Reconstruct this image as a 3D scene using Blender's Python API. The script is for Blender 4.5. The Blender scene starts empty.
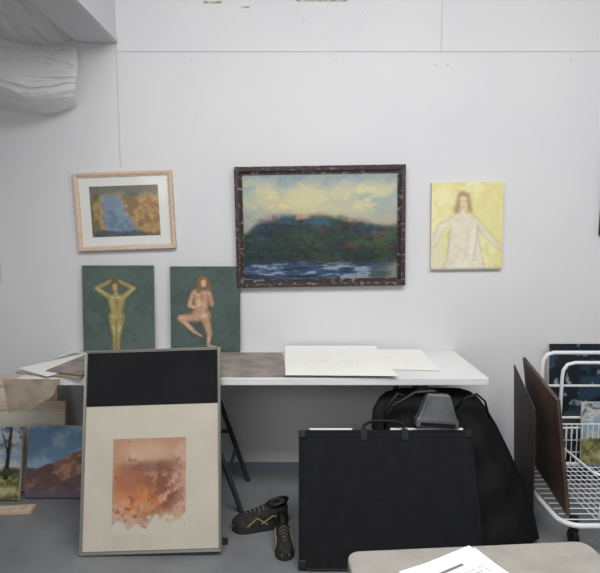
import bpy, bmesh, math, numpy as np
from mathutils import Vector, Matrix, Euler
scene = bpy.context.scene
scene.view_settings.view_transform = 'Standard'

def L(r, g, b):
    out = []
    for c in (r, g, b):
        c /= 255.0
        out.append(c/12.92 if c <= 0.04045 else ((c+0.055)/1.055)**2.4)
    return (*out, 1.0)

# ---------------------------------------------------------------- materials
def mat(name, col, rough=0.6, col2=None, scale=8.0, bump=0.0, bscale=40.0, metal=0.0, coat=0.0, stretch=None, lo=0.4, hi=0.6, spec=0.4):
    m = bpy.data.materials.new(name); m.use_nodes = True
    nt = m.node_tree; b = nt.nodes['Principled BSDF']
    b.inputs['Base Color'].default_value = L(*col)
    b.inputs['Roughness'].default_value = rough
    b.inputs['Metallic'].default_value = metal
    b.inputs['Coat Weight'].default_value = coat
    b.inputs['Coat Roughness'].default_value = 0.08
    b.inputs['Specular IOR Level'].default_value = spec
    tc = nt.nodes.new('ShaderNodeTexCoord')
    mp = nt.nodes.new('ShaderNodeMapping')
    nt.links.new(tc.outputs['Object'], mp.inputs['Vector'])
    if stretch: mp.inputs['Scale'].default_value = stretch
    if col2:
        n = nt.nodes.new('ShaderNodeTexNoise'); n.inputs['Scale'].default_value = scale
        n.inputs['Detail'].default_value = 6
        r = nt.nodes.new('ShaderNodeValToRGB')
        r.color_ramp.elements[0].position = lo; r.color_ramp.elements[1].position = hi
        r.color_ramp.elements[0].color = L(*col); r.color_ramp.elements[1].color = L(*col2)
        nt.links.new(mp.outputs[0], n.inputs['Vector'])
        nt.links.new(n.outputs['Fac'], r.inputs['Fac'])
        nt.links.new(r.outputs['Color'], b.inputs['Base Color'])
    if bump > 0:
        n2 = nt.nodes.new('ShaderNodeTexNoise'); n2.inputs['Scale'].default_value = bscale
        n2.inputs['Detail'].default_value = 4
        bp = nt.nodes.new('ShaderNodeBump'); bp.inputs['Strength'].default_value = bump
        bp.inputs['Distance'].default_value = 0.01
        nt.links.new(mp.outputs[0], n2.inputs['Vector'])
        nt.links.new(n2.outputs['Fac'], bp.inputs['Height'])
        nt.links.new(bp.outputs['Normal'], b.inputs['Normal'])
    return m

def art_mat(name, rough=0.55, coat=0.0, bump=0.25):
    m = mat(name, (128,128,128), rough, bump=bump, bscale=120, coat=coat, spec=.3)
    nt = m.node_tree
    a = nt.nodes.new('ShaderNodeAttribute'); a.attribute_name = 'Col'
    nt.links.new(a.outputs['Color'], nt.nodes['Principled BSDF'].inputs['Base Color'])
    return m

M_wall = mat('wall_paint', (213,213,214), 0.8, (207,207,210), 1.3, 0.04, 60, lo=0.3, hi=0.7, spec=.2)
M_seam = mat('wall_seam', (188,188,190), 0.8)
M_stain = mat('wall_stain', (150,135,118), 0.8, (190,188,184), 30)
M_floor = mat('floor_concrete', (126,128,130), 0.5, (108,110,113), 4, 0.06, 50, lo=0.3, hi=0.7)
M_ceil = mat('ceiling_paint', (210,210,210), 0.8)
M_skirt = mat('skirting_paint', (112,120,130), 0.6)
M_white = mat('white_laminate', (222,222,222), 0.45, (212,212,213), 3)
M_paper = mat('drawing_paper', (230,229,226), 0.8)
M_board = mat('grey_board', (150,140,132), 0.7, (124,118,114), 9, 0.05)
M_card = mat('cardboard', (162,148,132), 0.8, (142,130,115), 12)
M_wood = mat('pale_wood', (208,188,168), 0.5, (192,168,146), 10, stretch=(3,3,20))
M_dark = mat('distressed_frame', (52,42,41), 0.5, (138,124,118), 26, 0.3, 60, stretch=(1.4,1,2.2), lo=0.55, hi=0.70)
M_alu = mat('champagne_metal', (146,146,138), 0.35, metal=0.6)
M_black = mat('black_fabric', (14,15,18), 0.75, (19,20,23), 20, 0.15, 300, spec=0.2)
M_blackp = mat('black_plastic', (14,15,18), 0.45, spec=0.3)
M_blackbag = mat('black_nylon', (10,10,12), 0.7, (15,15,18), 10, 0.25, 25, spec=0.2)
M_trest = mat('grey_steel', (58,60,64), 0.55, metal=0.2)
M_lamp = mat('brushed_grey', (108,110,114), 0.45, (90,92,96), 12, metal=0.4)
M_brown = mat('hardboard', (86,67,57), 0.6, (68,53,45), 7, 0.05)
M_brown2 = mat('hardboard_dark', (64,52,47), 0.6, (50,42,38), 7)
M_rack = mat('white_enamel', (220,222,224), 0.3)
M_grn = mat('panel_edge', (84,92,84), 0.7)
M_canv = mat('canvas_edge', (200,195,182), 0.8)
M_mat = mat('mount_card', (216,216,212), 0.8, coat=0.5)
M_matb = mat('mount_cream', (196,190,176), 0.8, (190,183,169), 5, spec=.2)
M_cloth = mat('taupe_top', (144,141,134), 0.7, (136,133,126), 20, 0.05)
M_yel = mat('yellow_rubber', (140,128,76), 0.6)
M_shoe = mat('shoe_mesh', (26,26,28), 0.8, (48,46,42), 60, 0.3, 200)
M_sole = mat('shoe_sole', (38,38,38), 0.7)
M_lace = mat('shoe_lace', (104,102,90), 0.8)

M_poly = bpy.data.materials.new('polythene'); M_poly.use_nodes = True
nt = M_poly.node_tree; pb = nt.nodes['Principled BSDF']
pb.inputs['Base Color'].default_value = L(248,248,248); pb.inputs['Roughness'].default_value = 0.35
tr = nt.nodes.new('ShaderNodeBsdfTranslucent'); tr.inputs['Color'].default_value = L(250,250,250)
mx = nt.nodes.new('ShaderNodeMixShader'); mx.inputs[0].default_value = 0.4
nt.links.new(pb.outputs[0], mx.inputs[1]); nt.links.new(tr.outputs[0], mx.inputs[2])
tp = nt.nodes.new('ShaderNodeBsdfTransparent'); mx2 = nt.nodes.new('ShaderNodeMixShader'); mx2.inputs[0].default_value = 0.4
nt.links.new(mx.outputs[0], mx2.inputs[1]); nt.links.new(tp.outputs[0], mx2.inputs[2])
nt.links.new(mx2.outputs[0], nt.nodes['Material Output'].inputs[0])

# ---------------------------------------------------------------- mesh builder
class MB:
    def __init__(s): s.v=[]; s.f=[]; s.m=[]
    def add(s, vs, fs, mi=0):
        o=len(s.v); s.v += [tuple(p) for p in vs]
        for f in fs: s.f.append([i+o for i in f]); s.m.append(mi)
    def box(s, c, size, mi=0, rot=None):
        vs=[]
        R = Euler(rot).to_matrix() if rot else Matrix.Identity(3)
        for z in (-.5,.5):
            for x,y in ((-.5,-.5),(.5,-.5),(.5,.5),(-.5,.5)):
                vs.append(Vector(c)+R@Vector((x*size[0],y*size[1],z*size[2])))
        s.add(vs,[(3,2,1,0),(4,5,6,7),(0,1,5,4),(1,2,6,5),(2,3,7,6),(3,0,4,7)],mi)
    def tube(s, pts, r, n=10, mi=0, closed=False, ry=1.0, noise=None):
        pts=[Vector(p) for p in pts]; N=len(pts)
        rs = r if isinstance(r,(list,tuple)) else [r]*N
        vs=[]; prev=None
        for i,p in enumerate(pts):
            if closed: t=(pts[(i+1)%N]-pts[i-1])
            else: t=(pts[min(i+1,N-1)]-pts[max(i-1,0)])
            t.normalize()
            if prev is None:
                a=Vector((0,0,1)) if abs(t.z)<0.9 else Vector((1,0,0))
                u=t.cross(a).normalized()
            else:
                u=(prev-t*prev.dot(t)).normalized()
            prev=u; w=t.cross(u)
            for k in range(n):
                an=2*math.pi*k/n
                rr=rs[i]*(noise(i,k) if noise else 1)
                vs.append(p+u*math.cos(an)*rr+w*math.sin(an)*rr*ry)
        fs=[]
        for i in range(N if closed else N-1):
            j=(i+1)%N
            for k in range(n):
                fs.append((i*n+k,i*n+(k+1)%n,j*n+(k+1)%n,j*n+k))
        if not closed:
            fs.append(tuple(range(n))[::-1]); fs.append(tuple((N-1)*n+k for k in range(n)))
        s.add(vs,fs,mi)
    def prism(s, poly, z0, z1, mi=0, axis='z'):
        n=len(poly)
        if axis=='z': vs=[(x,y,z0) for x,y in poly]+[(x,y,z1) for x,y in poly]
        else: vs=[(x,z0,y) for x,y in poly]+[(x,z1,y) for x,y in poly]
        fs=[tuple(range(n))[::-1],tuple(range(n,2*n))]+[(i,(i+1)%n,n+(i+1)%n,n+i) for i in range(n)]
        s.add(vs,fs,mi)
    def build(s, name, mats, parent=None, smooth=False, bevel=0, loc=None, rot=None):
        me=bpy.data.meshes.new(name); me.from_pydata(s.v,[],s.f)
        if not isinstance(mats,(list,tuple)): mats=[mats]
        for m in mats: me.materials.append(m)
        me.polygons.foreach_set('material_index', s.m)
        bm=bmesh.new(); bm.from_mesh(me); bmesh.ops.recalc_face_normals(bm,faces=bm.faces); bm.to_mesh(me); bm.free()
        if smooth:
            me.polygons.foreach_set('use_smooth',[True]*len(me.polygons))
        o=bpy.data.objects.new(name,me); scene.collection.objects.link(o)
        if parent: o.parent=parent
        if loc: o.location=loc
        if rot: o.rotation_euler=rot
        if bevel:
            b=o.modifiers.new('b','BEVEL'); b.width=bevel; b.segments=2; b.limit_method='ANGLE'
        return o

def empty(name, loc=(0,0,0), rot=(0,0,0)):
    e=bpy.data.objects.new(name,None); e.empty_display_size=.1
    e.location=loc; e.rotation_euler=rot; scene.collection.objects.link(e); return e

# ---------------------------------------------------------------- painting tools
def noise(u,v,fx,fy,seed):
    g=np.random.RandomState(seed).rand(int(fy)+3,int(fx)+3)
    x=np.clip(u,0,1)*fx; y=np.clip(v,0,1)*fy
    i=np.floor(x).astype(int); j=np.floor(y).astype(int)
    a=x-i; b=y-j; a=a*a*(3-2*a); b=b*b*(3-2*b)
    return (g[j,i]*(1-a)+g[j,i+1]*a)*(1-b)+(g[j+1,i]*(1-a)+g[j+1,i+1]*a)*b
def fbm(u,v,fx,fy,seed,o=4):
    t=0;w=0;am=1
    for k in range(o):
        t=t+am*noise(u,v,fx*2**k,fy*2**k,seed+k*17); w+=am; am*=.55
    return t/w
def mixc(c,col,m):
    m=np.clip(m,0,1)[...,None]; return c*(1-m)+np.array(col,float)*m
def sm(x,a,b):
    t=np.clip((x-a)/(b-a),0,1); return t*t*(3-2*t)
def flat(u,col): return np.ones(u.shape+(3,))*np.array(col,float)
def ell(u,v,cx,cy,rx,ry,soft=.3):
    d=np.sqrt(((u-cx)/rx)**2+((v-cy)/ry)**2); return 1-sm(d,1-soft,1+soft)
def cap(u,v,p,q,r0,r1,asp,soft=.012):
    px,py=p[0]*asp,p[1]; qx,qy=q[0]*asp,q[1]; x=u*asp
    dx,dy=qx-px,qy-py; t=np.clip(((x-px)*dx+(v-py)*dy)/(dx*dx+dy*dy+1e-9),0,1)
    d=np.hypot(x-px-t*dx,v-py-t*dy); r=r0+(r1-r0)*t
    return 1-sm(d,r-soft,r+soft)

def art(name,w,h,func,y,parent,material,res=.0035,z0=0,x0=0,desat=.08):
    nx=max(8,int(w/res)); nz=max(8,int(h/res))
    U,V=np.meshgrid(np.linspace(0,1,nx+1),np.linspace(0,1,nz+1))
    c=np.clip(func(U,V),0,255)/255
    g=c.mean(-1,keepdims=True); c=c*(1-desat)+g*desat
    c=np.where(c<=.04045,c/12.92,((c+.055)/1.055)**2.4)
    co=np.stack([x0+(U-.5)*w,np.full(U.shape,y),z0+(V-.5)*h],-1).reshape(-1,3)
    idx=np.arange((nx+1)*(nz+1)).reshape(nz+1,nx+1)
    F=np.stack([idx[:-1,:-1],idx[:-1,1:],idx[1:,1:],idx[1:,:-1]],-1).reshape(-1,4)
    me=bpy.data.meshes.new(name); me.from_pydata(co.tolist(),[],F.tolist())
    at=me.color_attributes.new('Col','FLOAT_COLOR','POINT')
    rgba=np.concatenate([c.reshape(-1,3),np.ones((c.shape[0]*c.shape[1],1))],1)
    at.data.foreach_set('color',rgba.astype(np.float32).ravel())
    me.materials.append(material)
    o=bpy.data.objects.new(name,me); scene.collection.objects.link(o); o.parent=parent
    return o

M_oil=art_mat('oil_paint',.55,0,.4); M_matt=art_mat('matt_paint',.8,0,.15); M_glz=art_mat('glazed_print',.6,.3,0)

def frame_mesh(name,w,h,f,d,material,parent,lip=.75):
    prof=[(0,0),(0,-d*.9),(f*.12,-d),(f*.55,-d*.97),(f*.85,-d*lip),(f,-d*lip),(f,0)]
    b=MB(); vs=[]
    for sx,sz in ((-1,-1),(1,-1),(1,1),(-1,1)):
        for ins,y in prof: vs.append((sx*(w/2-ins),y,sz*(h/2-ins)))
    n=len(prof); fs=[]
    for c in range(4):
        e=(c+1)%4
        for k in range(n): fs.append((c*n+k,c*n+(k+1)%n,e*n+(k+1)%n,e*n+k))
    b.add(vs,fs); return b.build(name,material,parent)

def stretched(name,w,h,d,func,loc,rot,edge,material,res=.0035):
    e=empty(name,loc,rot)
    b=MB(); b.box((0,-d/2,0),(w,d,h)); b.build('stretcher',edge,e,bevel=.002)
    art('painted_surface',w-.002,h-.002,func,-d-.0008,e,material,res)
    return e

# ---- paintings -----------------------------------------------------------
def f_hill(u,v):
    n1=fbm(u,v,4,4,3); n2=fbm(u,v,10,10,9); n3=fbm(u,v,18,26,21); n4=fbm(u,v,40,40,5,2); ns=fbm(u,v,9,30,29)
    c=flat(u,(186,184,160))
    c=mixc(c,(126,150,164),sm(n1,.42,.64)*.8*(1-u*.3))
    c=mixc(c,(212,202,148),sm(n2,.50,.68)*.7)
    c=mixc(c,(116,140,154),sm(v+.1*n2,.92,1.04)*.6)
    c=mixc(c,(206,194,136),ell(u,v,.35,.74,.4,.12,.6)*.6)
    c=mixc(c,(146,140,118),sm(.72-v,.0,.2)*.5)
    c=mixc(c,(160,166,160),sm(n3,.54,.66)*.35)
    top=.54+.09*np.exp(-((u-.46)/.34)**4)+.07*(n2-.5)+.04*(n1-.5)-.08*sm(.12-u,0,.12)-.03*u
    hill=sm(top-v,-.03,.05)
    hc=flat(u,(42,58,50))
    hc=mixc(hc,(34,58,88),sm(n1,.42,.58)*.8*(1-.6*u))
    hc=mixc(hc,(70,88,50),sm(n2,.48,.62)*.75*sm(u,.15,.6))
    hc=mixc(hc,(92,62,50),sm(n3,.54,.68)*.6*sm(u,.3,.6))
    hc=mixc(hc,(40,88,96),sm(1-n3,.54,.68)*.5*(1-.5*u))
    hc=mixc(hc,(24,32,38),sm(n4,.5,.75)*.4+sm(.32-v,-.06,.08)*.35)
    c=mixc(c,hc,hill)
    c=mixc(c,(190,142,122),np.exp(-((v-top+.01)/.026)**2)*sm(n3,.44,.58)*ell(u,v,.45,.62,.33,.2)*.85)
    c=mixc(c,(60,92,138),np.exp(-((v-top+.07)/.045)**2)*sm(n2,.4,.6)*.6*ell(u,v,.55,.55,.4,.3))
    w=sm(.20+.08*(n1-.5)-v,0,.07)
    wc=flat(u,(50,72,102)); wc=mixc(wc,(152,166,178),sm(ns,.50,.62)*.75); wc=mixc(wc,(24,36,56),sm(1-ns,.54,.66)*.7)
    wc=mixc(wc,(104,106,90),sm(u,.6,.95)*.6*sm(n1,.35,.6))
    c=mixc(c,wc,w)
    return c
def f_coast(u,v):
    n1=fbm(u,v,5,4,31); n2=fbm(u,v,12,10,33); n3=fbm(u,v,18,18,35)
    c=flat(u,(168,138,90))
    c=mixc(c,(118,100,72),sm(n1,.45,.62)*.7); c=mixc(c,(190,160,106),sm(n2,.52,.66)*.6)
    c=mixc(c,(92,104,108),sm(v+.2*(n1-.5),.70,.9)*.75)
    ed=.10+.1*(n2-.5)+.08*(1-v); ed2=.44+.34*(1-v)**1.3+.12*(n2-.5)
    wmask=sm(u-ed,0,.08)*sm(ed2-u,0,.12)
    wc=mixc(flat(u,(112,136,160)),(156,166,172),sm(n1,.40,.6)*.7); wc=mixc(wc,(82,102,132),sm(1-n2,.5,.62)*.5)
    c=mixc(c,wc,wmask*sm(.88-v,0,.14)*.95)
    c=mixc(c,(78,86,64),sm(.16-u,0,.06)*sm(n2,.35,.6)*.7)
    c=mixc(c,(56,70,82),sm(.16-v+.25*(n1-.5),0,.1)*.75)
    c=mixc(c,(144,92,68),sm(u,.6,.8)*sm(n3,.52,.64)*.6)
    return c
def flesh(c,u,v,n,limbs,asp,base,shade,hi):
    m=np.zeros(u.shape); mi=np.zeros(u.shape)
    for p,q,a,b in limbs:
        m=np.maximum(m,cap(u,v,p,q,a,b,asp)); mi=np.maximum(mi,cap(u,v,p,q,a*.55,b*.55,asp,.02))
    fc=mixc(flat(u,shade),base,mi*.9); fc=mixc(fc,shade,sm(n,.52,.68)*.4); fc=mixc(fc,hi,sm(1-n,.5,.65)*mi*.6)
    return mixc(c,fc,m*.95)
def f_figA(u,v):
    n=fbm(u,v,6,8,41); n2=fbm(u,v,12,14,43); asp=.82
    c=mixc(flat(u,(82,98,92)),(74,90,85),sm(n,.4,.6)); c=mixc(c,(90,106,96),sm(n2,.55,.7)*.5)
    limbs=[((.38,.64),(.2,.74),.032,.026),((.2,.74),(.4,.82),.026,.022),((.58,.64),(.72,.74),.032,.026),((.72,.74),(.52,.82),.026,.022),
      ((.40,.63),(.56,.63),.04,.04),((.42,.60),(.45,.45),.05,.045),((.54,.60),(.50,.45),.05,.045),((.44,.41),(.51,.41),.068,.068),
      ((.43,.36),(.45,.18),.05,.032),((.52,.36),(.49,.18),.05,.032),((.45,.18),(.44,.03),.032,.018),((.49,.18),(.49,.04),.032,.018),((.47,.66),(.47,.72),.025,.025)]
    c=flesh(c,u,v,n2,limbs,asp,(178,160,102),(142,126,78),(200,186,132))
    c=mixc(c,(112,92,56),cap(u,v,(.46,.79),(.46,.76),.055,.05,asp)*.9); c=mixc(c,(176,150,104),cap(u,v,(.46,.765),(.46,.74),.03,.028,asp))
    c=mixc(c,(108,100,64),cap(u,v,(.47,.36),(.47,.06),.006,.005,asp)*.6)
    return c
def f_figB(u,v):
    n=fbm(u,v,6,8,51); n2=fbm(u,v,12,14,53); asp=.81
    c=mixc(flat(u,(78,93,88)),(70,86,83),sm(n,.4,.6)); c=mixc(c,(88,102,94),sm(n2,.55,.7)*.5)
    limbs=[((.36,.70),(.55,.69),.04,.036),((.40,.66),(.42,.46),.06,.06),((.50,.66),(.46,.46),.055,.06),((.38,.43),(.50,.43),.07,.07),
      ((.33,.69),(.27,.55),.032,.028),((.27,.55),(.42,.50),.028,.02),((.56,.68),(.60,.56),.032,.026),((.60,.56),(.54,.74),.024,.018),
      ((.38,.41),(.14,.40),.055,.04),((.14,.40),(.34,.24),.038,.024),((.50,.40),(.56,.22),.055,.036),((.56,.22),(.54,.08),.032,.02),((.54,.08),(.64,.06),.018,.012),((.34,.24),(.44,.19),.02,.012)]
    c=flesh(c,u,v,n2,limbs,asp,(200,160,128),(164,122,96),(220,190,160))
    c=mixc(c,(138,98,66),cap(u,v,(.46,.84),(.41,.72),.052,.035,asp)*.9); c=mixc(c,(138,98,66),cap(u,v,(.5,.84),(.55,.74),.04,.025,asp)*.9); c=mixc(c,(206,164,128),cap(u,v,(.48,.82),(.48,.79),.03,.028,asp))
    return c
def f_yel(u,v):
    n=fbm(u,v,5,6,61); n2=fbm(u,v,14,18,63); asp=.83
    c=mixc(flat(u,(220,212,146)),(226,220,168),sm(n,.4,.6)); c=mixc(c,(210,200,130),sm(n2,.55,.7)*.4)
    c=mixc(c,(212,204,194),sm(.25-u,0,.15)*sm(.5-v,0,.3)*.6)
    limbs=[((.38,.58),(.58,.56),.05,.045),((.42,.54),(.42,.3),.12,.13),((.5,.54),(.52,.3),.11,.12),((.42,.2),(.40,0),.15,.17),((.52,.2),(.54,0),.15,.17),((.34,.58),(.14,.50),.04,.035),
      ((.14,.50),(.03,.30),.035,.03),((.6,.56),(.76,.42),.04,.032),((.76,.42),(.95,.26),.032,.026),((.44,.66),(.44,.60),.03,.03)]
    o=np.zeros(u.shape); f=np.zeros(u.shape); k=0
    for p,q,a,b in limbs:
        s_=.016 if k<5 or k==9 else .022
        o=np.maximum(o,cap(u,v,p,q,a+.01,b+.01,asp,s_)*(1 if s_<.02 else .8)); f=np.maximum(f,cap(u,v,p,q,a,b,asp,s_)*(1 if s_<.02 else .8)); k+=1
    c=mixc(c,(176,168,138),o*.7)
    fc=mixc(flat(u,(224,214,194)),(208,196,176),sm(n2,.5,.66)*.5); fc=mixc(fc,(232,227,214),sm(n,.5,.6)*.6)
    c=mixc(c,fc,f*.92)
    c=mixc(c,(164,138,94),cap(u,v,(.42,.85),(.35,.68),.052,.03,asp,.03)*.85); c=mixc(c,(164,138,94),cap(u,v,(.48,.84),(.54,.68),.042,.024,asp,.03)*.85)
    c=mixc(c,(216,196,168),cap(u,v,(.44,.80),(.45,.73),.046,.036,asp,.02))
    c=mixc(c,(160,136,110),(ell(u,v,.41,.79,.02,.01,.6)+ell(u,v,.48,.79,.02,.01,.6)+ell(u,v,.445,.72,.02,.008,.6))*.5)
    c=mixc(c,(158,168,176),(cap(u,v,(.66,.5),(.6,.1),.01,.01,asp)+cap(u,v,(.24,.45),(.24,.1),.008,.008,asp))*.5)
    c=mixc(c,(150,144,130),sm(.03-v,0,.02)*.5)
    return c
def f_print(u,v):
    n=fbm(u,v,4,5,71); n2=fbm(u,v,9,11,73); n3=fbm(u,v,22,26,75)
    c=mixc(flat(u,(176,138,112)),(190,156,138),sm(n,.4,.6))
    c=mixc(c,(128,78,60),ell(u,v,.62,.45,.3,.3,.5)*sm(n2,.3,.6)*.9); c=mixc(c,(158,98,72),ell(u,v,.25,.55,.25,.16,.5)*.85)
    c=mixc(c,(118,78,68),ell(u,v,.55,.70,.4,.06,.6)*.6); c=mixc(c,(198,164,142),ell(u,v,.45,.86,.3,.1,.6)*.7)
    c=mixc(c,(206,126,66),ell(u,v,.35,.34,.28,.14,.6)*sm(n3,.38,.56)*.95); c=mixc(c,(120,64,52),sm(n3,.55,.7)*sm(n,.4,.6)*.55)
    c=mixc(c,(200,176,140),ell(u,v,.72,.14,.2,.1,.6)*.6)
    c=mixc(c,(196,190,176),sm(.12-v+.35*(n2-.5)+.2*np.abs(u-.4),0,.08))
    return c
def f_tree(u,v):
    n=fbm(u,v,5,7,81); n2=fbm(u,v,14,20,83); asp=.9
    c=mixc(flat(u,(140,162,182)),(186,190,188),sm(n,.4,.6)); g=sm(.42-v+.1*(n-.5),0,.06)
    c=mixc(c,mixc(flat(u,(92,96,58)),(150,142,80),sm(n2,.45,.6)),g)
    c=mixc(c,(40,36,32),cap(u,v,(.62,.3),(.6,.98),.03,.018,asp)+cap(u,v,(.8,.3),(.84,.98),.03,.015,asp)+cap(u,v,(.6,.6),(.45,.9),.014,.008,asp)+cap(u,v,(.82,.6),(.72,.9),.012,.006,asp))
    c=mixc(c,(56,60,48),ell(u,v,.7,.38,.4,.06,.5)*sm(n2,.4,.5)); c=mixc(c,(202,194,150),ell(u,v,.6,.12,.4,.07,.6)*.6)
    c=mixc(c,(70,62,56),sm(n2,.54,.66)*sm(v,.6,.8)*.7)
    return c
def f_rocks(u,v):
    n=fbm(u,v,4,5,91); n2=fbm(u,v,12,12,93)
    c=mixc(flat(u,(100,136,168)),(140,164,184),sm(n,.4,.62))
    top=.40+.25*sm(u,.1,.8)+.12*(n-.5)
    c=mixc(c,mixc(mixc(flat(u,(132,92,78)),(164,120,98),sm(n2,.48,.62)),(78,64,70),sm(n,.48,.6)*.7),sm(top-v,-.01,.03))
    c=mixc(c,(88,80,98),sm(.16-v,0,.08)*.8)
    return c
def f_dark(u,v):
    n=fbm(u,v,5,7,101); n2=fbm(u,v,12,14,103)
    c=mixc(flat(u,(22,32,44)),(40,62,82),sm(n,.48,.6)); c=mixc(c,(170,180,180),sm(n2,.64,.70)*.8); c=mixc(c,(70,86,58),ell(u,v,.3,.3,.25,.2)*sm(n,.4,.6)*.6)
    return c
def f_grey(u,v):
    return mixc(flat(u,(96,98,104)),(70,74,82),sm(fbm(u,v,5,5,111),.4,.6))
def f_abs(u,v):
    return mixc(flat(u,(160,164,162)),(176,168,140),sm(fbm(u,v,4,5,121),.4,.6))
def f_doc(u,v):
    c=flat(u,(214,215,219)); 
    line=(np.mod(v*30,1)<.38)&(v<.80)&(v>.1)&(u>.12)&(u<.88)
    wd=noise(u,v,60,30,131)>.35
    c=mixc(c,(120,122,128),(line&wd)*.55)
    c=mixc(c,(70,72,80),((v>.85)&(v<.875)&(u>.3)&(u<.7))*.8)
    return c
def f_sketch(u,v):
    n=fbm(u,v,3,3,141); c=flat(u,(230,230,226))
    for k in range(7):
        r=.16+.035*k; d=np.abs(np.hypot((u-.5)*1.5,(v-.55)*1.2)-r-.2*(n-.5)*(k%3))
        c=mixc(c,(192,190,186),(1-sm(d,.002,.007))*sm(noise(u,v,7,7,150+k),.5,.7)*.6)
    return c

# ================================================================ ROOM
b=MB(); b.box((0,.05,1.65),(6.0,.1,3.3)); wall=b.build('wall_back',M_wall)
b=MB()
b.box((-1.016,-.001,2.29),(.005,.003,.98)); b.box((.78,-.001,2.87),(.004,.003,.86))
b.box((.99,-.001,2.432),(4.0,.003,.004))
for x,z in ((.02,2.6),(.36,2.62),(.75,2.36),(.82,2.36),(.2,2.38),(1.5,2.39),(-.6,2.39)):
    b.tube([(x,0,z),(x,-.004,z)],.005,8)
b.build('panel_seams',M_seam,wall)
b=MB(); b.box((-.48,-.001,2.69),(.10,.002,.012)); b.box((-.30,-.001,2.665),(.05,.002,.008)); b.box((.12,-.001,2.70),(.28,.002,.012))
b.build('paint_flakes',M_stain,wall)
b=MB(); b.box((-3.05,-2.9,1.65),(.1,6,3.3)); b.build('wall_left',M_wall)
b=MB(); b.box((3.05,-2.9,1.65),(.1,6,3.3)); b.build('wall_right',M_wall)
b=MB(); b.box((0,-2.9,-.05),(6.2,6,.1)); b.build('floor',M_floor)
b=MB(); b.box((0,-2.9,3.35),(6.2,6,.1)); b.build('ceiling',M_ceil)
b=MB(); b.box((0,-.008,.03),(6,.016,.06)); b.build('baseboard_back',M_skirt)
b=MB(); b.box((-1.121,-2.0,2.888),(.21,4.0,.824)); b.box((-1.02,-2.0,2.49),(.03,4.0,.02)); b.box((-1.20,-2.0,2.49),(.03,4.0,.02)); b.build('ceiling_beam',M_wall,bevel=.004)

# polythene sheet draped from beam and back wall
e=empty('polythene_sheet')
def drape(name,P,seed,amp=.03,nu=150,nv=90,wr=9):
    P=np.array(P,float); R,C,_=P.shape
    def cr(A,t):
        n=len(A); x=t*(n-1); i=min(int(x),n-2); f=x-i
        p0=A[max(i-1,0)];p1=A[i];p2=A[i+1];p3=A[min(i+2,n-1)]
        return .5*((2*p1)+(-p0+p2)*f+(2*p0-5*p1+4*p2-p3)*f*f+(-p0+3*p1-3*p2+p3)*f**3)
    U,V=np.meshgrid(np.linspace(0,1,nu),np.linspace(0,1,nv))
    V2=np.clip(V+.10*(fbm(U,V,3,3,seed+9)-.5),0,1)
    wrk=amp*((fbm(U,V2,3,wr,seed)-.5)*1.6+(.5-np.abs(fbm(U,V2,2,wr*2,seed+5)-.5)*5)*.6)
    edge=np.minimum(1,np.minimum(U,1-U)*14)*np.minimum(1,np.minimum(V,1-V)*8)
    wrk=wrk*(.2+.8*edge)
    vs=[]
    for j in range(nv):
        row=np.array([cr(P[:,k],j/(nv-1)) for k in range(C)])
        for i in range(nu):
            p=cr(row,i/(nu-1)); w_=wrk[j,i]; vs.append((max(p[0],-2.99),min(p[1]-w_*.8,-.004),p[2]-w_*.6))
    fs=[(j*nu+i,j*nu+i+1,(j+1)*nu+i+1,(j+1)*nu+i) for j in range(nv-1) for i in range(nu-1)]
    b=MB(); b.add(vs,fs); b.build(name,M_poly,e,smooth=True)
drape('low_swag',[
 [(-1.235,-.01,2.47),(-1.40,-.02,2.47),(-1.7,-.03,2.52),(-2.1,-.03,2.6),(-2.98,-.03,2.72)],
 [(-1.20,-.08,2.34),(-1.38,-.16,2.36),(-1.65,-.22,2.42),(-2.05,-.26,2.5),(-2.98,-.28,2.65)],
 [(-1.20,-.13,2.20),(-1.37,-.24,2.15),(-1.6,-.32,2.19),(-2.0,-.36,2.26),(-2.98,-.38,2.4)],
 [(-1.25,-.01,2.13),(-1.38,-.02,2.09),(-1.6,-.03,2.11),(-2.0,-.03,2.16),(-2.98,-.03,2.25)]],7,.045)
drape('upper_sheet',[
 [(-1.232,-.02,2.50),(-1.235,-.4,2.52),(-1.235,-.8,2.55),(-1.235,-1.3,2.56)],
 [(-1.5,-.02,2.44),(-1.5,-.4,2.48),(-1.55,-.8,2.53),(-1.6,-1.3,2.56)],
 [(-2.1,-.02,2.56),(-2.1,-.4,2.58),(-2.15,-.8,2.62),(-2.2,-1.3,2.66)],
 [(-2.985,-.02,2.85),(-2.985,-.4,2.85),(-2.985,-.8,2.88),(-2.985,-1.3,2.92)]],12,.05,wr=6)

# ================================================================ WALL PICTURES
e=empty('framed_landscape_print',(-.994,-.003,1.557),(0,math.radians(-2),0))
frame_mesh('frame',.555,.44,.026,.028,M_wood,e)
b=MB(); b.box((0,-.006,0),(.52,.010,.41)); b.build('backing',M_canv,e)
ow,oh,iw,ih=.510,.395,.39,.285
b=MB()
for c,s in (((0,-.013,(oh+ih)/4),(ow,.003,(oh-ih)/2)),((0,-.013,-(oh+ih)/4),(ow,.003,(oh-ih)/2)),(((ow+iw)/4,-.013,0),((ow-iw)/2,.003,ih)),((-(ow+iw)/4,-.013,0),((ow-iw)/2,.003,ih))): b.box(c,s)
b.build('mount',M_mat,e)
art('print',.392,.287,f_coast,-.0125,e,M_glz,.003)

e=empty('framed_hill_painting',(.116,-.003,1.468),(0,math.radians(-.9),0))
frame_mesh('frame',.962,.68,.044,.04,M_dark,e,.6)
b=MB(); b.box((0,-.008,0),(.90,.014,.6)); b.build('backing',M_canv,e)
art('canvas',.882,.597,f_hill,-.018,e,M_oil,.003)

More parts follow.
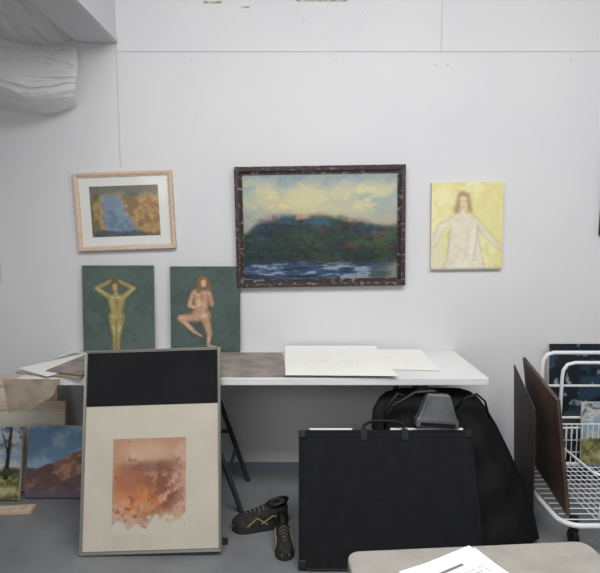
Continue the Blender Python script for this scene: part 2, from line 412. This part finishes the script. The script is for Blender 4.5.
stretched('yellow_figure_painting',.408,.495,.02,f_yel,(.950,-.003,1.472),(0,math.radians(-.8),0),M_canv,M_matt,.003)
stretched('dark_wall_painting',.4,.48,.02,f_grey,(1.91,-.003,1.66),(0,0,0),M_brown2,M_matt,.01)
stretched('pale_wall_painting',.4,.56,.02,f_abs,(-1.930,-.003,1.43),(0,0,0),M_canv,M_matt,.01)

# ================================================================ TABLE
e=empty('trestle_table')
b=MB(); b.box((-.225,-.288,.727),(2.26,.568,.036)); b.build('tabletop',M_white,e,bevel=.003)
for i,x in enumerate((-.54,.6)):
    b=MB(); b.box((x,-.30,.69),(.05,.46,.036))
    for y in (-.12,-.46):
        for sx in (-1,1):
            b.tube([(x+sx*.015,y,.68),(x+sx*.24,y,.0)],.014,4)
        b.tube([(x-.13,y,.30),(x+.13,y,.30)],.01,6)
    for sx in (-1,1): b.tube([(x+sx*.17,-.12,.2),(x+sx*.17,-.46,.2)],.01,6)
    b.build('trestle_%d'%(i+1),M_trest,e)

th=math.atan2(.035,.5)
stretched('standing_nude_painting',.41,.5,.012,f_figA,(-1.045,-.030,.998),(-th*.8,0,0),M_grn,M_matt,.003)
stretched('seated_nude_painting',.40,.495,.012,f_figB,(-.545,-.030,.995),(-th*.8,0,0),M_grn,M_matt,.003)

b=MB()
b.prism([(-.62,-.56),(-.065,-.562),(-.10,-.10),(-.62,-.10)],.7465,.758); b.build('painted_board',M_board,bevel=.001)
def sheet(name,corners,material,z,func=None,lift=.0,th=.0015,parent=None):
    fl,fr,br,bl=[Vector((*c,0)) for c in corners]
    U,V=np.meshgrid(np.linspace(0,1,101),np.linspace(0,1,81))
    P=np.zeros(U.shape+(3,))
    for k in range(3):
        P[...,k]=(fl[k]*(1-U)+fr[k]*U)*(1-V)+(bl[k]*(1-U)+br[k]*U)*V
    P[...,2]=z+lift*V**3+(.003*np.sin(U*7+1)**2*V*(1-V) if lift else 0)
    idx=np.arange(U.size).reshape(U.shape)
    F=np.stack([idx[:-1,:-1],idx[:-1,1:],idx[1:,1:],idx[1:,:-1]],-1).reshape(-1,4)
    me=bpy.data.meshes.new(name); me.from_pydata(P.reshape(-1,3).tolist(),[],F.tolist())
    if func:
        c=np.clip(func(U,V),0,255)/255; c=np.where(c<=.04045,c/12.92,((c+.055)/1.055)**2.4)
        at=me.color_attributes.new('Col','FLOAT_COLOR','POINT')
        at.data.foreach_set('color',np.concatenate([c.reshape(-1,3),np.ones((U.size,1))],1).astype(np.float32).ravel())
    me.materials.append(material)
    o=bpy.data.objects.new(name,me); scene.collection.objects.link(o); o.parent=parent
    s=o.modifiers.new('s','SOLIDIFY'); s.thickness=th; s.offset=-1
    return o
M_sk=art_mat('pencil_drawing',.85,0,0)
sheet('pencil_drawing',[(-.07,-.575),(.465,-.59),(.44,-.03),(-.09,-.03)],M_sk,.7615,f_sketch,.02)
sheet('pencil_drawing',[(.40,-.42),(.705,-.45),(.70,-.04),(.34,-.04)],M_sk,.7495,f_sketch,.012)
e=empty('card_and_paper_stack')
b=MB(); b.prism([(-1.40,-.50),(-1.04,-.60),(-1.03,-.14),(-1.29,-.10)],.7465,.755); b.build('cardboard_sheet',M_card,e,bevel=.001)
sheet('paper_sheet',[(-1.42,-.44),(-1.20,-.59),(-1.06,-.2),(-1.22,-.12)],M_paper,.7575,None,0,.001,e)
sheet('grey_card_sheet',[(-1.25,-.50),(-1.04,-.585),(-1.03,-.14),(-1.18,-.12)],M_board,.764,None,.0,.004,e)
b=MB(); b.prism([(-1.40,.750),(-1.13,.750),(-1.17,.67),(-1.27,.61),(-1.385,.585)],-.605,-.611,axis='y'); b.build('cardboard_flap',M_card,e)

# ================================================================ BIG FRAMED PRINT
ang=math.atan2(.235,.875); Lh=.908
e=empty('large_framed_print',(-.668,-.805,.010),(-ang,math.radians(-1.9),0))
W=.638
sub=bpy.data.objects.new('mount_group',None); scene.collection.objects.link(sub); sub.parent=e; sub.location=(0,0,Lh/2)
frame_mesh('frame',W,Lh,.012,.022,M_alu,sub,.8)
b=MB(); b.box((0,-.004,0),(W-.02,.006,Lh-.02)); b.build('backing',M_canv,sub)
b=MB(); b.box((0,-.010,-.120),(W-.022,.004,Lh-.266)); b.build('mount',M_matb,sub)
b=MB(); b.box((0,-.010,.318),(W-.022,.005,.248)); b.build('black_strip',mat('black_reflection',(30,30,32),.85,(35,34,36),4,spec=.1),sub)  # dark reflection in the glass, painted as a solid black panel
art('print',.335,.42,f_print,-.0128,sub,art_mat('print_ink',.8,0,0),.003,z0=-.165,x0=-.01,desat=0)
b=MB(); b.prism([(-.60,-.745),(-.335,-.735),(-.335,-.722),(-.60,-.73)],0,.03); b.build('wooden_block',M_brown2)

# ================================================================ canvases lower left
stretched('rock_landscape_painting',.38,.38,.018,f_rocks,(-1.30,-.262,.190),(math.radians(-15),0,0),M_canv,M_oil,.003)
stretched('tree_landscape_painting',.38,.385,.018,f_tree,(-1.70,-.290,.193),(math.radians(-13),0,0),M_canv,M_oil,.003)
for (x,y,w,h,a) in ((-1.62,-.155,.50,.62,8),(-1.52,-.20,.42,.50,8)):
    e=empty('stretcher_frame',(x,y,h/2*math.cos(math.radians(a))+.002),(math.radians(-a),0,0))
    frame_mesh('bars',w,h,.045,.018,M_wood,e,.95)
    b=MB(); b.box((0,-.003,0),(w-.01,.003,h-.01)); b.box((0,-.011,0),(w-.06,.012,.035),1); b.build('canvas_back',[M_canv,M_wood],e)
b=MB(); b.prism([(-1.66,-.50),(-1.38,-.47),(-1.38,-.41),(-1.66,-.44)],0,.022); b.build('wood_offcut',M_wood,bevel=.002)

# ================================================================ PORTFOLIO
ang=math.atan2(.25,.515)
e=empty('black_portfolio_case',(.395,-.915,.006),(-ang,0,math.radians(0)))
b=MB()
def rrect(w,h,r,n=6):
    pts=[]
    for cx,cz,a0 in ((w/2-r,r,-90),(w/2-r,h-r,0),(-w/2+r,h-r,90),(-w/2+r,r,180)):
        for k in range(n+1):
            a=math.radians(a0+90*k/n); pts.append((cx+r*math.cos(a),cz+r*math.sin(a)))
    return pts
b.prism(rrect(.80,.575,.022),-.012,-.002,axis='y'); b.prism(rrect(.80,.575,.022),.006,.016,axis='y'); b.prism(rrect(.785,.56,.02),-.003,.007,axis='y')
b.build('shell',M_black,e,bevel=.002)
b=MB(); b.tube([(x,-.013,z) for x,z in rrect(.77,.545,.03)],.0025,6,closed=True)
b.tube([(x,.0,z) for x,z in rrect(.795,.572,.022)],.004,6,closed=True); b.build('piping',M_blackp,e)
b=MB()
b.tube([(-.10,-.008,.572),(-.095,-.008,.60),(-.06,-.008,.615),(.05,-.008,.615),(.085,-.008,.60),(.09,-.008,.572)],.007,8)
b.box((-.10,-.014,.555),(.03,.006,.05)); b.box((.09,-.014,.555),(.03,.006,.05)); b.build('handle',M_blackp,e)
b=MB(); b.box((-.25,.0205,.32),(.20,.004,.53)); b.box((.2,.0205,.321),(.34,.004,.53)); b.build('papers',M_paper,e)
b=MB()
for x in (-.385,.385):
    for z in (.018,.557): b.box((x,-.0,z),(.035,.034,.035))
b.build('corner_guards',M_blackp,e,bevel=.004)

# ================================================================ black fabric bag
rows=[(0.004,.50,1.06),(.03,.46,1.11),(.12,.42,1.10),(.22,.40,1.07),(.32,.38,1.04),(.42,.36,1.00),(.50,.35,.965),(.57,.36,.925),(.62,.39,.89),(.65,.43,.85),(.664,.50,.80)]
nr=50; nc=60
zs=np.linspace(.004,.664,nr); Lz=np.interp(zs,[r[0] for r in rows],[r[1] for r in rows]); Rz=np.interp(zs,[r[0] for r in rows],[r[2] for r in rows])
b=MB(); vs=[]
for i in range(nr):
    tz=zs[i]/.664
    for side in (-1,1):
        for j in range(nc+1):
            t=-math.cos(math.pi*j/nc); x=Lz[i]+(Rz[i]-Lz[i])*(t+1)/2
            th_=.060*(1-abs(t)**3)**.6*(1-tz**6*.85)*(.6 if tz<.03 else 1)
            fold=1+.14*math.sin(x*38+zs[i]*14)+.10*math.sin(x*17-zs[i]*30)
            vs.append((x,-.74+.27*tz+side*th_*fold,zs[i]))
row=2*(nc+1); fs=[]
for i in range(nr-1):
    for s_ in (0,1):
        for j in range(nc):
            a=i*row+s_*(nc+1)+j; fs.append((a,a+1,a+1+row,a+row))
for i in (0,nr-1):
    for j in range(nc):
        a=i*row+j; fs.append((a,a+1,a+1+nc+1,a+nc+1))
b.add(vs,fs)
e=empty('black_fabric_bag')
b.build('body',M_blackbag,e,smooth=True)
b=MB(); b.tube([(.74,-.60,.6),(.79,-.60,.66),(.84,-.60,.675),(.88,-.60,.64),(.90,-.61,.56)],.011,8,ry=.5)
b.tube([(.40,-.64,.52),(.40,-.63,.62),(.46,-.61,.68),(.52,-.60,.66)],.012,8,ry=.6)
b.build('handles',M_blackp,e,smooth=True)

# desk lamp head resting on bag
e=empty('desk_lamp',(.635,-.655,.535),(math.radians(-8),math.radians(4),0))
b=MB()
def ringf(z,w,d,y0=0): return [(-w/2,y0-d/2,z),(w/2,y0-d/2,z),(w/2,y0+d/2,z),(-w/2,y0+d/2,z)]
sec=[ringf(0,.20,.065),ringf(.035,.195,.065),ringf(.05,.175,.06),ringf(.14,.115,.05),ringf(.155,.10,.045)]
vs=[p for s_ in sec for p in s_]; fs=[(0,1,2,3),(16,17,18,19)]
for i in range(4):
    for k in range(4): fs.append((i*4+k,i*4+(k+1)%4,i*4+4+(k+1)%4,i*4+4+k))
b.add(vs,fs); b.build('shade',M_lamp,e,bevel=.006)
b=MB(); b.box((0,-.034,.016),(.16,.006,.016)); b.tube([(0,0,.15),(-.02,.0,.165),(-.10,.02,.15),(-.20,.03,.08),(-.24,.03,.0)],.009,8); b.build('arm',M_blackp,e,smooth=False)

# ================================================================ shoes
def shoe(name,loc,rz,sc=.92):
    e=empty(name,loc,(0,0,rz)); e.scale=(sc,sc,sc)
    def hw(t): return .034+.012*math.sin(min(t,1)*math.pi*.9)+.008*float(sm(np.array(t),.45,.75))
    ts=np.linspace(0,1,22); Ls=.28
    def width(t):
        w=float(hw(t)); 
        if t<.12: w*=math.sqrt(max(0.02,1-((.12-t)/.12)**2))*.9+.1
        if t>.82: w*=math.sqrt(max(0.02,1-((t-.82)/.185)**2))
        return w
    def sole(z0,z1,g,mi,bb):
        pts=[((t-.5)*Ls,width(t)*g) for t in ts]+[((t-.5)*Ls,-width(t)*g) for t in ts[::-1]]
        bb.prism(pts,z0,z1,mi)
    b=MB(); sole(0,.015,1.06,0,b); sole(.015,.024,1.03,0,b); b.build('sole',[M_sole],e,bevel=.002)
    b=MB(); n=16; vs=[]
    hs=np.interp(ts,[0,.06,.3,.42,.6,.8,.93,1],[.075,.10,.098,.092,.072,.055,.045,.03])
    for t,h in zip(ts,hs):
        w=width(t)
        for k in range(n+1):
            a=math.pi*k/n; cx=math.cos(a); cz=max(0,math.sin(a))
            narrow=1-.35*cz*(h/.1)
            vs.append(((t-.5)*Ls,w*narrow*np.sign(cx)*abs(cx)**.7,.022+h*cz**.75))
    fs=[]
    for i in range(len(ts)-1):
        for k in range(n): fs.append((i*(n+1)+k,i*(n+1)+k+1,(i+1)*(n+1)+k+1,(i+1)*(n+1)+k))
    fs.append(tuple(range(n+1))); fs.append(tuple((len(ts)-1)*(n+1)+k for k in range(n+1)))
    b.add(vs,fs); b.build('upper',M_shoe,e,smooth=True)
    b=MB(); col=[((-.085+.052*math.cos(a)),.027*math.sin(a),.122-.012*math.cos(a)) for a in np.linspace(0,2*math.pi,20,endpoint=False)]
    b.tube(col,.009,8,closed=True); b.prism([(p[0],p[1]) for p in col],.108,.114); b.build('collar',M_blackp,e,smooth=False)
    b=MB()
    for k in range(5):
        x=-.015+k*.02; z=.116-k*.0085
        b.tube([(x,-.026,z-.018),(x+.006,0,z+.002),(x,.026,z-.018)],.0028,6)
    b.build('laces',M_lace,e)
    b=MB()
    for s_ in (-1,1):
        b.tube([(-.12,s_*.038,.05),(-.06,s_*.0455,.075),(0,s_*.045,.04)],.0035,6)
        b.tube([(-.03,s_*.046,.035),(.02,s_*.043,.07),(.07,s_*.05,.035)],.0035,6)
    b.box((.128,0,.034),(.014,.045,.014)); b.build('side_stripes',M_yel,e)
shoe('hiking_shoe',(-.195,-.585,.0),math.radians(192),.98)
shoe('hiking_shoe',(-.075,-.745,.0),math.radians(-84),.80)

# ================================================================ TROLLEY
e=empty('wire_trolley')
b=MB()
def loop(x0,x1,y0,y1,z,r,n=5):
    pts=[]
    for cx,cy,a0 in ((x1-r,y0+r,-90),(x1-r,y1-r,0),(x0+r,y1-r,90),(x0+r,y0+r,180)):
        for k in range(n+1):
            a=math.radians(a0+90*k/n); pts.append((cx+r*math.cos(a),cy+r*math.sin(a),z))
    return pts
X0,X1,Y0,Y1=1.165,1.80,-.83,-.22
b.tube(loop(X0,X1,Y0,Y1,.15,.08,8),.012,10,closed=True)
b.tube(loop(X0+.16,X1-.02,Y0+.04,Y1,.36,.05),.006,8,closed=True)
b.tube([(1.335,Y1,.15),(1.325,Y1,.70),(1.33,Y1,.745),(1.35,Y1,.775),(1.385,Y1,.785),(1.74,Y1,.785),(1.77,Y1,.775),(1.785,Y1,.745),(1.79,Y1,.70),(1.78,Y1,.15)],.011,10)
b.tube([(1.385,Y1-.10,.15),(1.385,Y1-.10,.67),(1.39,Y1-.10,.715),(1.41,Y1-.10,.745),(1.45,Y1-.10,.755),(1.74,Y1-.10,.755),(1.77,Y1-.10,.74),(1.78,Y1-.10,.70),(1.78,Y1-.10,.15)],.009,10)
b.tube([(1.34,Y1,.60),(1.78,Y1,.60)],.007,8); b.tube([(1.34,Y1,.42),(1.78,Y1,.42)],.007,8)
b.build('tube_frame',M_rack,e,smooth=True)
b=MB()
for k in range(16):
    x=X0+.17+k*(X1-X0-.20)/15
    b.tube([(x,Y0+.02,.30),(x,Y0+.03,.17),(x,Y0+.05,.155),(x,Y1,.155),(x,Y1,.36)],.0028,6)
    b.tube([(x,Y1-.1,.34),(x,Y1-.1,.42)],.0026,6)
for k in range(13):
    y=Y0+.04+k*(Y1-Y0-.05)/12
    b.tube([(X0+.02,y,.157),(X1-.01,y,.157)],.0028,6)
for z in (.22,.29):
    b.tube([(X0+.16,Y1,z),(X1,Y1,z)],.003,6)
b.tube([(X0+.16,Y1-.1,.42),(X1,Y1-.1,.42)],.004,6)
for z in (.22,.30): b.tube([(X0+.16,Y0+.02,z),(X1,Y0+.02,z)],.003,6)
b.build('wire_basket',M_rack,e)
b=MB()
for x in (X0+.10,X1-.08):
    for y in (Y0+.10,Y1-.06):
        b.tube([(x-.012,y,.036),(x+.012,y,.036)],.034,16); b.box((x,y,.095),(.03,.03,.09))
b.build('casters',M_blackp,e)

def qboard(name,tf,tn,bn,bf,t,material):
    b=MB(); a=[Vector(p) for p in (tf,tn,bn,bf)]
    n=(a[1]-a[0]).cross(a[3]-a[0]).normalized()*t
    b.add(a+[p+n for p in a],[(0,1,2,3),(7,6,5,4),(0,4,5,1),(1,5,6,2),(2,6,7,3),(3,7,4,0)]); return b.build(name,material,bevel=.001)
qboard('brown_hardboard',(1.24,-.20,.755),(1.125,-.82,.72),(1.215,-.79,.175),(1.30,-.26,.175),-.016,M_brown)
qboard('brown_hardboard',(1.205,-.15,.70),(1.085,-.68,.63),(1.125,-.64,.01),(1.20,-.24,.01),-.006,M_brown2)
stretched('dark_abstract_painting',.5,.80,.018,f_dark,(1.68,-.085,.402),(math.radians(-5),0,0),M_canv,M_oil,.005)
stretched('small_landscape_painting',.26,.34,.012,f_tree,(1.67,-.245,.345),(math.radians(-4),0,0),M_canv,M_oil,.004)

# ================================================================ FOREGROUND TABLE
e=empty('small_table',(.407,-2.09,0),(0,0,math.radians(4.2)))
b=MB()
b.prism([(p[0],p[1]) for p in loop(-.286,.286,-.23,.228,0,.03,6)],.695,.72); b.build('top',M_cloth,e,bevel=.004)
b=MB()
for x in (-.24,.24):
    for y in (-.18,.18): b.tube([(x,y,.70),(x,y,0)],.016,12)
b.box((0,.18,.665),(.46,.02,.05)); b.box((0,-.18,.665),(.46,.02,.05)); b.build('legs',M_trest,e)
M_doc=art_mat('printed_page',.85,0,0)
def a4(name,cx,cy,z,rot):
    c,s_=math.cos(rot),math.sin(rot); P=[]
    for x,y in ((-.105,-.1485),(.105,-.1485),(.105,.1485),(-.105,.1485)):
        P.append((cx+x*c-y*s_,cy+x*s_+y*c))
    return sheet(name,P,M_doc,z,f_doc,.0,.0006)
rot=math.radians(29)
def place(x,y,z,r):
    c,s_=math.cos(r),math.sin(r)
    a4('printed_document',x-(.105*c-.1485*s_),y-(.105*s_+.1485*c),z,r)
place(.392,-1.866,.7230,rot); place(.404,-1.872,.7215,rot-.09)

# ================================================================ LIGHT
def area(name,loc,rot,sx,sy,pw,col):
    l=bpy.data.lights.new(name,'AREA'); l.shape='RECTANGLE'; l.size=sx; l.size_y=sy; l.energy=pw; l.color=col
    o=bpy.data.objects.new(name,l); o.location=loc; o.rotation_euler=rot; scene.collection.objects.link(o)
area('skylight_lamp',(.4,-2.1,3.25),(math.radians(18),0,0),3.2,1.6,168,(1,.992,.98))
area('fill_lamp',(-1.2,-5.2,2.5),(math.radians(100),0,math.radians(-4)),2.4,1.2,38,(1,.99,.97))  # added fill behind the camera, brightens the polythene and beam underside
w=bpy.data.worlds.new('World'); scene.world=w; w.use_nodes=True
w.node_tree.nodes['Background'].inputs[0].default_value=(.95,.97,1,1)
w.node_tree.nodes['Background'].inputs[1].default_value=.25

# ================================================================ CAMERA
cam=bpy.data.cameras.new('camera'); co=bpy.data.objects.new('camera',cam); scene.collection.objects.link(co)
cam.sensor_fit='HORIZONTAL'; cam.sensor_width=36; cam.lens=36*520/600
co.location=(0,-3,1.45); co.rotation_euler=(math.radians(90-6.2),0,0); cam.clip_start=.02
scene.camera=co
